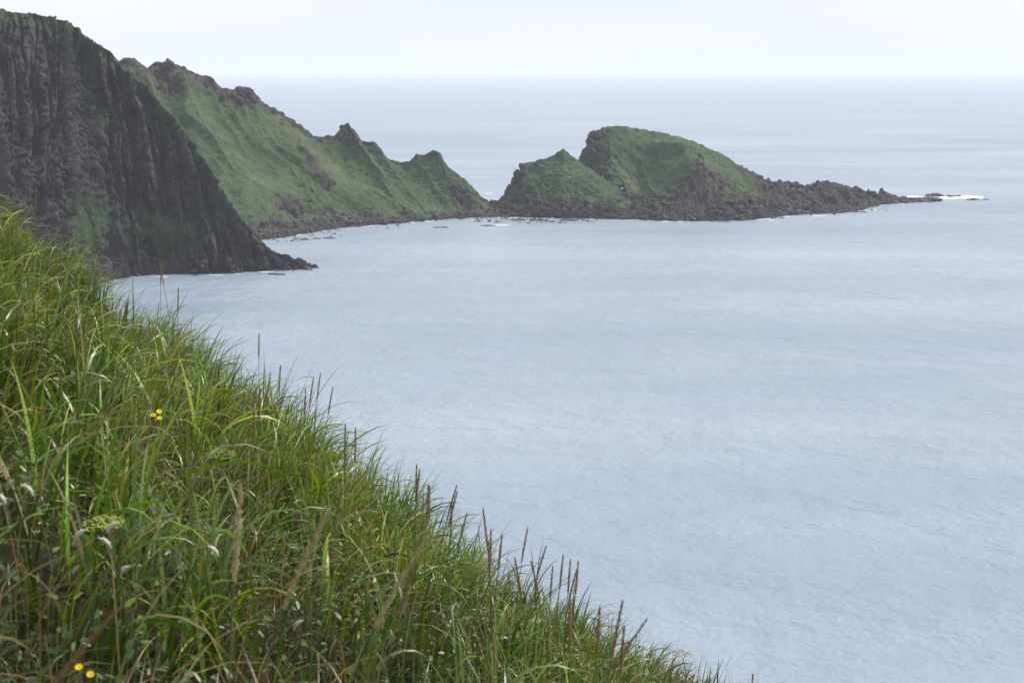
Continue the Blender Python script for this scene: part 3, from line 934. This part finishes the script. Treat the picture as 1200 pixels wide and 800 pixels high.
def leafy(x, y):
    f = 0
    for (u, v, r) in ((590, 750, 0.75), (480, 775, 0.6), (150, 690, 0.55), (40, 660, 0.5), (330, 740, 0.5)):
        p = _plane_hit(u, v)
        f = f + np.exp(-((x - p[0]) ** 2 + (y - p[1]) ** 2) / r ** 2)
    return np.clip(f, 0, 1)
def brown(x, y):
    f = 0
    for (u, v, r) in ((300, 575, 0.5), (395, 560, 0.4), (585, 700, 0.5), (235, 560, 0.35), (330, 600, 0.4), (690, 775, 0.5)):
        p = _plane_hit(u, v)
        f = f + np.exp(-((x - p[0]) ** 2 + (y - p[1]) ** 2) / r ** 2)
    return np.clip(f, 0, 1)
def short(x):
    return 1 - 0.55 * smooth(x, -1.2, 2.2)
WIND = 0.1      # blades mostly bend to the right, +X
def build_grass():
    parts = []
    # fine green grass everywhere; colours darkened to stand in for shade in the gaps
    n = 54000
    x, y, z = scatter(n); n = len(x)
    patchy = fbm(np.stack([x, y, 0 * x], -1) / 1.1, 3, 411)
    ok = rng.uniform(size=n) > 0.2 * leafy(x, y)
    x, y, z, patchy = x[ok], y[ok], z[ok], patchy[ok]; n = len(x)
    L = rng.uniform(0.12, 0.36, n) * (1 + 0.35 * patchy) * short(x)
    hue = fbm(np.stack([x, y, 0 * x + 5], -1) / 0.7, 3, 415)[:, None]
    tint = np.concatenate([1 + 0.9 * hue, 1 + 0.55 * hue, 1 + 0.2 * hue], 1)
    az = WIND + rng.normal(size=n) * 1.3
    parts.append(blades(x, y, z, L, rng.uniform(0.0025, 0.006, n), az, rng.uniform(0.0, 0.5, n), rng.uniform(0.5, 2.3, n),
                        pal(n, [(0.02, 0.03, 0.004), (0.035, 0.04, 0.005), (0.014, 0.024, 0.004), (0.08, 0.06, 0.015)]) * tint * (1 - brown(x, y)[:, None] * np.array([[0.1, 0.5, 0.5]])),
                        pal(n, [(0.09, 0.11, 0.03), (0.16, 0.14, 0.05), (0.06, 0.09, 0.02)]), seg=4, twist=rng.normal(size=n) * 0.5))
    # broad lyme-grass tufts: long arching glossy blades
    nt_ = 4100
    tx, ty, tz = scatter(nt_); nt_ = len(tx)
    keep = fbm(np.stack([tx, ty, 0 * tx], -1) / 1.7, 3, 421) > -0.28
    keep &= rng.uniform(size=nt_) > np.maximum(0.75 * leafy(tx, ty), 0.75 * (1 - smooth(ty, 2.6, 5.0)))
    tx, ty = tx[keep], ty[keep]; nt_ = len(tx)
    per = rng.integers(6, 15, nt_)
    ti = np.repeat(np.arange(nt_), per); n = len(ti)
    r = rng.normal(size=(n, 2)) * 0.035
    x, y = tx[ti] + r[:, 0], ty[ti] + r[:, 1]
    z = ground(x, y)
    tl = rng.uniform(0.32, 0.64, nt_) * short(tx)
    tc = pal(nt_, [(0.09, 0.155, 0.010), (0.13, 0.20, 0.025), (0.045, 0.10, 0.007), (0.18, 0.21, 0.018), (0.13, 0.195, 0.06)], 0.35)
    c = np.clip(tc[ti] * (1 + 0.15 * rng.normal(size=(n, 1))), 0.005, 1)
    tip = np.where(rng.uniform(size=(n, 1)) < 0.25, pal(n, [(0.26, 0.19, 0.08), (0.2, 0.12, 0.04)]), c * 1.1)
    taz = WIND + rng.normal(size=nt_) * 1.0
    az = taz[ti] + rng.normal(size=n) * 1.0
    parts.append(blades(x, y, z, tl[ti] * rng.uniform(0.6, 1.2, n), rng.uniform(0.007, 0.0175, n) * np.where(rng.uniform(size=n) < 0.2, 1.4, 0.85), az, np.abs(rng.normal(size=n)) * 0.22, 0.35 + 2.3 * rng.uniform(size=n) ** 1.3,
                        c, tip, seg=9, power=1.8, twist=rng.normal(size=n) * 0.9))
    # upright sword-like leaves in dense fans
    nt_ = 90
    tx, ty, tz = scatter(nt_); nt_ = len(tx)
    ti = np.repeat(np.arange(nt_), 12); n = len(ti)
    x, y = tx[ti] + rng.normal(size=n) * 0.05, ty[ti] + rng.normal(size=n) * 0.05
    c = pal(nt_, [(0.045, 0.085, 0.016), (0.06, 0.10, 0.02)], 0.15)[ti]
    parts.append(blades(x, y, ground(x, y), rng.uniform(0.3, 0.55, n), rng.uniform(0.014, 0.024, n), rng.uniform(0, 6.28, n), np.abs(rng.normal(size=n)) * 0.15, rng.uniform(0.1, 0.9, n),
                        c, c * 1.2, seg=7, power=2.0, twist=rng.normal(size=n) * 0.4))
    V, Q, T, C = merge(parts)
    o = link('grass', make_mesh('grass', V, Q, T, cols=C), M_BLADE)
    tag(o, 'long green coastal grass covering the near hillside', 'grass', kind='stuff')
    # dry, straw and rust blades
    n = 8500
    x, y, z = scatter(n); n = len(x)
    V, Q, T, C = blades(x, y, z, rng.uniform(0.25, 0.6, n), rng.uniform(0.002, 0.006, n), WIND + rng.normal(size=n) * 1.2, rng.uniform(0, 0.5, n), rng.uniform(0.3, 2.2, n),
                        pal(n, [(0.22, 0.17, 0.07), (0.3, 0.24, 0.12), (0.16, 0.08, 0.025), (0.2, 0.1, 0.03), (0.12, 0.08, 0.03)]), pal(n, [(0.3, 0.22, 0.1), (0.2, 0.1, 0.03)]), seg=8, twist=rng.normal(size=n))
    o = link('dry_grass', make_mesh('dry_grass', V, Q, T, cols=C), M_BLADE)
    tag(o, 'straw and rust coloured dry blades among the green grass', 'grass', kind='stuff')
build_grass()

# ---------------------------------------------------------------- low leafy ground cover
def build_cover():
    n = 62000
    x, y, z = scatter(n); n = len(x)
    pn = fbm(np.stack([x, y, 0 * x], -1) / 1.4, 3, 431)
    u, v, d = project(np.stack([x, y, z], -1))
    near = 1 - smooth(y, 5.0, 9.5)
    ok = rng.uniform(size=n) < np.clip(0.3 + 0.3 * near + 0.9 * pn + leafy(x, y), 0.05, 1)
    x, y, z, pn = x[ok], y[ok], z[ok], pn[ok]; n = len(x)
    lf = leafy(x, y)
    z = z + rng.uniform(0.02, 0.22, n) * (1 + pn) + 0.12 * lf * rng.uniform(size=n)
    L = rng.uniform(0.014, 0.04, n)
    Wd = L * rng.uniform(0.28, 0.6, n)
    az = rng.uniform(0, 2 * math.pi, n)
    tilt = rng.normal(size=n) * 0.45 + 0.15
    roll = rng.normal(size=n) * 0.45
    shape = np.array([(0, 0, 0), (0.3, 0.42, 0.10), (0.3, -0.42, 0.10), (0.35, 0, 0), (0.72, 0.34, 0.06), (0.72, -0.34, 0.06), (0.7, 0, -0.02), (1.0, 0, -0.12)])
    tris = np.array([(0, 3, 1), (0, 2, 3), (3, 6, 4), (3, 4, 1), (3, 5, 6), (3, 2, 5), (6, 7, 4), (6, 5, 7)])
    X = shape[None, :, 0] * L[:, None]; Y = shape[None, :, 1] * Wd[:, None]; Z = shape[None, :, 2] * Wd[:, None]
    Y, Z = Y * np.cos(roll)[:, None] - Z * np.sin(roll)[:, None], Y * np.sin(roll)[:, None] + Z * np.cos(roll)[:, None]
    X, Z = X * np.cos(tilt)[:, None] - Z * np.sin(tilt)[:, None], X * np.sin(tilt)[:, None] + Z * np.cos(tilt)[:, None]
    ca, sa = np.cos(az)[:, None], np.sin(az)[:, None]
    V = np.stack([x[:, None] + X * ca - Y * sa, y[:, None] + X * sa + Y * ca, z[:, None] + Z], -1)
    T = (np.arange(n)[:, None, None] * 8 + tris[None]).reshape(-1, 3)
    c = pal(n, [(0.035, 0.075, 0.013), (0.055, 0.11, 0.017), (0.045, 0.08, 0.022), (0.09, 0.155, 0.022)])
    C = np.repeat(c[:, None], 8, 1).reshape(-1, 3)
    o = link('ground_cover', make_mesh('ground_cover', V.reshape(-1, 3), None, T, cols=C), M_LEAF)
    tag(o, 'small glossy green leaves of low herbs between the grass', 'herbs', kind='stuff')
build_cover()

# ---------------------------------------------------------------- seed stalks
def tube(path, radii, n=6):
    path = np.asarray(path, float)
    tan = np.gradient(path, axis=0); tan /= np.linalg.norm(tan, axis=1, keepdims=True)
    ref = np.array([0.3, 1.0, 0.1])
    a = np.cross(tan, ref); a /= np.linalg.norm(a, axis=1, keepdims=True)
    b = np.cross(tan, a)
    ang = np.linspace(0, 2 * math.pi, n, endpoint=False)
    V = path[:, None] + (a[:, None] * np.cos(ang)[None, :, None] + b[:, None] * np.sin(ang)[None, :, None]) * np.asarray(radii)[:, None, None]
    ids = np.arange(len(path) * n).reshape(len(path), n)
    nx = np.roll(ids, -1, 1)
    Q = np.stack([ids[:-1], nx[:-1], nx[1:], ids[1:]], -1).reshape(-1, 4)
    return V.reshape(-1, 3), Q

M_STEM = plain('grass_stem', (0.10, 0.11, 0.04), 0.5, 0.2)
M_SEED = plain('seed_head_brown', (0.25, 0.17, 0.07), 0.7, 0.35, 60)
M_SEED_TAN = plain('seed_head_tan', (0.46, 0.37, 0.19), 0.7, 0.3, 60)

def stalk_shape(seed, bend, head_len=0.17, fat=0.0038):
    """unit stalk one metre tall (root to tip) leaning towards +X by bend"""
    r = np.random.default_rng(seed)
    def pos(t):
        return np.stack([bend * t ** 2.0, 0.03 * np.sin(t * 2.5 + seed), t], -1)
    h0 = 1 - head_len / 0.75
    ts = np.linspace(0, h0 + 0.03, 9)
    sv, sq = tube(pos(ts), np.linspace(0.0032, 0.0018, 9), 5)
    parts = []
    hv, hq = tube(pos(np.linspace(h0, 0.985, 8)), fat * np.array([0.35, 0.6, 0.7, 0.7, 0.65, 0.55, 0.4, 0.15]), 6)
    parts.append((hv, hq))
    off = len(hv)
    V, Q, T = [hv], [hq], []
    m = 46
    for k in range(m):
        f = (k + 0.5) / m
        t = h0 + (1 - h0) * f * 0.97
        p = pos(np.array(t)); a = k * 2.4 + r.normal() * 0.2
        out = np.array([math.cos(a), math.sin(a), 0])
        prof = fat * (0.55 + 0.75 * math.sin(math.pi * min(1, f * 0.85 + 0.12)))
        up = np.array([2 * bend * t, 0, 1.0]); up /= np.linalg.norm(up)
        b0 = p + out * prof * 0.3
        mid = p + out * prof * 1.35 + up * 0.009
        tip = p + out * prof * 1.15 + up * (0.026 + 0.006 * r.normal())
        side = np.cross(up, out) * 0.0032
        V.append(np.array([b0, mid + side, mid - side, tip, mid + out * 0.002]))
        T += [(off, off + 1, off + 4), (off, off + 4, off + 2), (off + 1, off + 3, off + 4), (off + 4, off + 3, off + 2)]
        off += 5
    return (sv, sq), (np.vstack(V), np.vstack(Q), np.array(T))

STALKS = []
for i, bend in enumerate((0.02, 0.07, 0.13, 0.2, -0.05, 0.3)):
    (sv, sq), (hv, hq, ht) = stalk_shape(40 + i, bend, (0.15, 0.17, 0.16, 0.15, 0.14, 0.18)[i])
    STALKS.append((make_mesh('stem', sv, sq), make_mesh('seed_head', hv, hq, ht), make_mesh('seed_head', hv, hq, ht), bend))
    STALKS[-1][0].materials.append(M_STEM); STALKS[-1][1].materials.append(M_SEED); STALKS[-1][2].materials.append(M_SEED_TAN)

def ray_over_ground(u, v, h, dmax=30.0, dmin=0.8):
    """point on the sight line where it is h above the ground (or, above the brow, closest to it)"""
    r = ray(u, v)
    d = np.linspace(dmin, dmax, 900)
    P = r[None] * d[:, None] + np.array([0, 0, CAM_Z])
    gap = P[:, 2] - ground(P[:, 0], P[:, 1])
    below = np.where(gap < h)[0]
    i = below[0] if len(below) else gap.argmin()
    return P[i], gap[i]

def put_stalk(u, v, lean, label, group, tan=False, h=0.8, depth=None):
    var = min(range(len(STALKS)), key=lambda k: abs(STALKS[k][3] - abs(lean)) + 0.02 * rng.uniform())
    if depth is not None:
        tip = np.array([0, 0, CAM_Z]) + ray(u, v) * depth
    else:
        tip, _ = ray_over_ground(u, v, h)
    az = 0.0 if lean >= 0 else math.pi
    az += rng.normal() * 0.15
    bend = STALKS[var][3]
    sc_ = 0.8
    for _ in range(6):
        bx = tip[0] - math.cos(az) * bend * sc_; by = tip[1] - math.sin(az) * bend * sc_
        gz = float(ground(bx, by))
        sc_ = max(0.3, tip[2] - gz)
    e = empty('seed_stalk', (bx, by, gz))
    e.rotation_euler = (rng.normal() * 0.04, rng.normal() * 0.04, az)
    hs = min(1.0, 0.85 / sc_ if sc_ > 0.85 else 1.0)
    e.scale = (max(0.75, sc_), max(0.75, sc_), sc_)
    tag(e, label, 'seed stalk', group)
    link('stem', STALKS[var][0], None, e)
    link('seed_head', STALKS[var][2 if tan else 1], None, e)

ORD = ['first', 'second', 'third', 'fourth', 'fifth', 'sixth', 'seventh', 'eighth', 'ninth', 'tenth', 'eleventh', 'twelfth', 'thirteenth', 'fourteenth', 'fifteenth', 'sixteenth',
       'seventeenth', 'eighteenth', 'nineteenth', 'twentieth']
def build_stalks():
    # against the water, cluster by cluster, left to right
    clusters = [
        ('where the grass meets the dark cliff', [(41, 222, 0), (189, 308, -0.05), (196, 306, 0.05), (205, 338, 0)]),
        ('on the brow below the cliff foot', [(303, 390, 0), (321, 430, 0), (352, 452, 0), (361, 440, 0.05), (374, 436, 0.1), (382, 452, 0.05), (405, 498, 0), (417, 503, 0.02)]),
        ('on the middle of the brow', [(489, 545, 0.02), (498, 549, 0.1), (497, 570, 0), (507, 568, 0), (526, 570, 0.12), (528, 588, 0), (541, 604, 0.1), (562, 597, -0.05), (535, 578, 0.1), (572, 627, 0), (580, 624, 0), (586, 629, 0)]),
        ('on the lower brow', [(611, 647, -0.05), (627, 623, 0.13), (631, 641, 0.1), (637, 652, -0.05), (647, 652, 0.02), (659, 659, 0.05), (662, 657, 0), (669, 657, 0.05), (678, 668, 0.1), (684, 712, 0), (695, 712, 0), (712, 708, 0.05), (723, 725, 0), (747, 727, 0.3), (884, 792, 0)]),
    ]
    for place, pts in clusters:
        pts = sorted(pts)
        for i, (u, v, l) in enumerate(pts):
            put_stalk(u, v, l, 'brown seed spike %s, %s from the left' % (place, ORD[i]), 'seed spikes along the brow', h=0.78)
    inside = [(245, 575, 0.05, True, 2.2, 'blurred tan seed spike leaning tall in the near grass at left'),
              (420, 592, 0.3, True, 2.3, 'upper blurred tan seed head arching right across the near grass'),
              (492, 622, 0.3, True, 2.5, 'lower blurred tan seed head arching right across the near grass'),
              (470, 665, 0.13, False, 3.0, 'thick rusty seed spike near the bottom of the grass'),
              (60, 716, 0.3, False, 1.9, 'blurred reddish stalk lying low at the left edge'),
              (366, 656, 0, True, 4.4, 'pale tan seed head in the middle of the grass'),
              (304, 470, 0, False, None, 'dark slim spike just inside the brow by the cove'),
              (300, 455, 0.0, False, None, 'rusty upright spike inside the brow by the cove'),
              (22, 690, -0.05, True, 3.6, 'straw spike low at the left edge of the grass'),
              (142, 590, 0.02, False, 5.0, 'dark dock-like spike beside the yellow-green umbel')]
    for u, v, l, tan, dep, lab in inside:
        put_stalk(u, v, l, lab, 'seed spikes inside the grass', tan, 0.7, dep)
build_stalks()

# ---------------------------------------------------------------- flowers
M_YEL = plain('petal_yellow', (0.8, 0.6, 0.02), 0.6, 0.15, transl=0.3)
M_YC = plain('flower_disc', (0.45, 0.22, 0.01), 0.8, 0.2)
M_UMB = plain('umbel_yellow_green', (0.2, 0.24, 0.035), 0.7, 0.3)
M_WHT = plain('burnet_white', (0.62, 0.6, 0.5), 0.8, 0.15, transl=0.2)
M_DRY = plain('dried_umbel', (0.5, 0.44, 0.32), 0.8, 0.2)

def petals_mesh(n, r0, r1, wdt, cup):
    V, T = [], []
    for k in range(n):
        a = 2 * math.pi * k / n
        c, s = math.cos(a), math.sin(a)
        b = len(V)
        for rr, ww, zz in ((r0, 0.3, 0), ((r0 + r1) / 2, 1.0, cup * 0.6), (r1, 0.45, cup)):
            for sd in (-1, 1):
                V.append((c * rr - s * sd * ww * wdt / 2, s * rr + c * sd * ww * wdt / 2, zz + 0.001 * (k % 2)))
        T += [(b, b + 2, b + 3), (b, b + 3, b + 1), (b + 2, b + 4, b + 5), (b + 2, b + 5, b + 3)]
    return make_mesh('petals', np.array(V), None, np.array(T))

def plant_base(u, v, h, depth=None):
    p, gap = ray_over_ground(u, v, h)
    gz = float(ground(p[0], p[1]))
    return np.array([p[0], p[1], gz]), max(0.15, p[2] - gz)

def stem_to(e, end, r=0.003, bow=0.03):
    t = np.linspace(0, 1, 7)[:, None]
    path = t * np.asarray(end)[None] + np.sin(t * math.pi) * np.array([[bow, 0.3 * bow, 0]])
    V, Q = tube(path, np.linspace(r, r * 0.7, 7), 5)
    return link('stem', make_mesh('stem', V, Q), M_STEM, e)

def build_flowers():
    pm = petals_mesh(16, 0.004, 0.022, 0.0075, 0.006)
    dv = ICO1 * [0.008, 0.008, 0.005]
    dm = make_mesh('disc', dv, None, ICO1F)
    for (u, v, h, k, lab) in ((182, 490, 0.42, 4, 'bright yellow flower cluster in the upper grass'), (96, 790, 0.32, 2, 'yellow flower at the bottom edge of the near grass')):
        b, hh = plant_base(u, v, h)
        e = empty('yellow_flower', b)
        tag(e, lab, 'flower', 'yellow flowers in the grass')
        stem_to(e, (0, 0, hh - 0.03))
        for i in range(k):
            a = 2.2 * i
            tip = np.array([0.015 * math.cos(a), 0.015 * math.sin(a), hh + 0.008 * i])
            V, Q = tube(np.linspace([0, 0, hh - 0.03], tip, 3), [0.0015] * 3, 4)
            fh = link('flower_head', dm, M_YC, e); fh.location = tip
            fh.scale = (0.5, 0.5, 0.5) if v < 600 else (0.32, 0.32, 0.32)
            fh.rotation_euler = (0.7 * rng.uniform(0.4, 1), 0.3 * rng.normal(), 0)
            link('petals', pm, M_YEL, fh)
            link('pedicel', make_mesh('pedicel', V, Q), M_STEM, e)
    # yellow-green umbels
    for (u, v, h, R, lab) in ((120, 607, 0.36, 0.05, 'yellow-green flat umbel in the near left grass'), (258, 527, 0.38, 0.06, 'yellow-green flat umbel in the middle grass'), (4, 250, 0.5, 0.07, 'yellow-green flower head at the left edge of the brow')):
        b, hh = plant_base(u, v, h)
        e = empty('umbel_plant', b)
        tag(e, lab, 'umbel', 'umbel flowers in the grass')
        stem_to(e, (0, 0, hh - 0.06), 0.004)
        Vs, Fs, off = [], [], 0
        Sv, Sq, so = [], [], 0
        for i in range(190):
            rr = R * math.sqrt((i + 0.5) / 190); a = i * 2.4
            p = np.array([rr * math.cos(a), rr * math.sin(a), hh - 0.35 * rr + 0.004 * rng.normal()])
            Vs.append(ICO1 * 0.0045 * rng.uniform(0.7, 1.2) * [1, 1, 0.7] + p); Fs.append(ICO1F + off); off += len(ICO1)
            if i % 12 == 0:
                V, Q = tube(np.linspace([0, 0, hh - 0.06], p, 3), [0.0012] * 3, 4)
                Sv.append(V); Sq.append(Q + so); so += len(V)
        link('umbel', make_mesh('umbel', np.vstack(Vs), None, np.vstack(Fs)), M_UMB, e)
        link('rays', make_mesh('rays', np.vstack(Sv), np.vstack(Sq)), M_STEM, e)
    # fuzzy white burnet heads
    heads = [(38, 578, 0.45, 'fuzzy white flower head at the left edge of the grass'), (126, 622, 0.42, 'upper of two fuzzy white flower heads beside the umbel'), (129, 640, 0.38, 'lower of two fuzzy white flower heads beside the umbel'),
             (88, 631, 0.4, 'small fading white flower head left of the white pair'), (255, 649, 0.4, 'fuzzy white flower head in the middle of the near grass'), (140, 673, 0.35, 'fuzzy pale flower head below the white pair'),
             (6, 588, 0.45, 'round white flower head touching the left edge'), (345, 735, 0.22, 'pale white flower head near the bottom of the grass')]
    for i, (u, v, h, lab) in enumerate(heads):
        b, hh = plant_base(u, v, h)
        e = empty('burnet_flower', b)
        tag(e, lab, 'flower', 'white flower heads in the grass')
        nod = 0.018 * (1 if i % 2 else -1)
        stem_to(e, (0, 0, hh), 0.0016)
        H0, hh = hh, 0.0
        r = np.random.default_rng(60 + i)
        V, Q = tube([(0, 0, hh - 0.004), (nod * 0.3, 0, hh + 0.01), (nod, 0, hh + 0.025), (nod * 1.8, 0, hh + 0.036), (nod * 2.6, 0, hh + 0.04)], [0.004, 0.009, 0.0105, 0.009, 0.003], 8)
        Vs, Ts, off = [V], [], len(V)
        for k in range(160):
            p = V[r.integers(len(V))]; c = np.array([nod, 0, hh + 0.02])
            o_ = p - c; o_ /= np.linalg.norm(o_) + 1e-6
            o_ = o_ + 0.5 * r.normal(size=3)
            sd = np.cross(o_, r.normal(size=3)); sd /= np.linalg.norm(sd) + 1e-6
            Vs.append(np.array([p + sd * 0.001, p - sd * 0.001, p + o_ * 0.007])); Ts.append((off, off + 1, off + 2)); off += 3
        fh = link('flower_head', make_mesh('flower_head', np.vstack(Vs), Q, np.array(Ts)), M_WHT, e)
        fh.location = (0, 0, H0); fh.scale = (0.5, 0.5, 0.5)
    # dried pale umbel on the lower brow
    b, hh = plant_base(800, 762, 0.2)
    e = empty('umbel_plant', b)
    tag(e, 'pale dried flower head on the lower brow against the sea', 'umbel', 'umbel flowers in the grass')
    stem_to(e, (0, 0, hh - 0.05), 0.004)
    Vs, Fs, off = [], [], 0
    for i in range(60):
        rr = 0.07 * math.sqrt((i + 0.5) / 60); a = i * 2.4
        Vs.append(ICO1 * 0.006 * rng.uniform(0.7, 1.2) + [rr * math.cos(a), rr * math.sin(a), hh - 0.3 * rr + 0.006 * rng.normal()]); Fs.append(ICO1F + off); off += len(ICO1)
    link('umbel', make_mesh('umbel', np.vstack(Vs), None, np.vstack(Fs)), M_DRY, e)
build_flowers()

# ---------------------------------------------------------------- air
def build_haze():
    x, y0, y1, z0, z1 = 61000, -61000, 61000, -6, 112
    V = [(a, b, c) for a in (-x, x) for b in (y0, y1) for c in (z0, z1)]
    Q = [(0, 1, 3, 2), (4, 6, 7, 5), (0, 4, 5, 1), (2, 3, 7, 6), (0, 2, 6, 4), (1, 5, 7, 3)]
    me = make_mesh('haze', np.array(V, float), np.array(Q), smooth_shade=False)
    m = bpy.data.materials.new('sea_haze')
    m.use_nodes = True
    t = m.node_tree
    t.nodes.clear()
    out = t.nodes.new('ShaderNodeOutputMaterial')
    pv = t.nodes.new('ShaderNodeVolumePrincipled')
    pv.inputs['Color'].default_value = (0.86, 0.875, 1.0, 1)
    pv.inputs['Density'].default_value = 0.00013
    pv.inputs['Anisotropy'].default_value = 0.0
    t.links.new(pv.outputs[0], out.inputs['Volume'])
    o = link('haze', me, m)
    tag(o, 'thin pale sea haze over the whole bay', 'haze', kind='stuff')
build_haze()
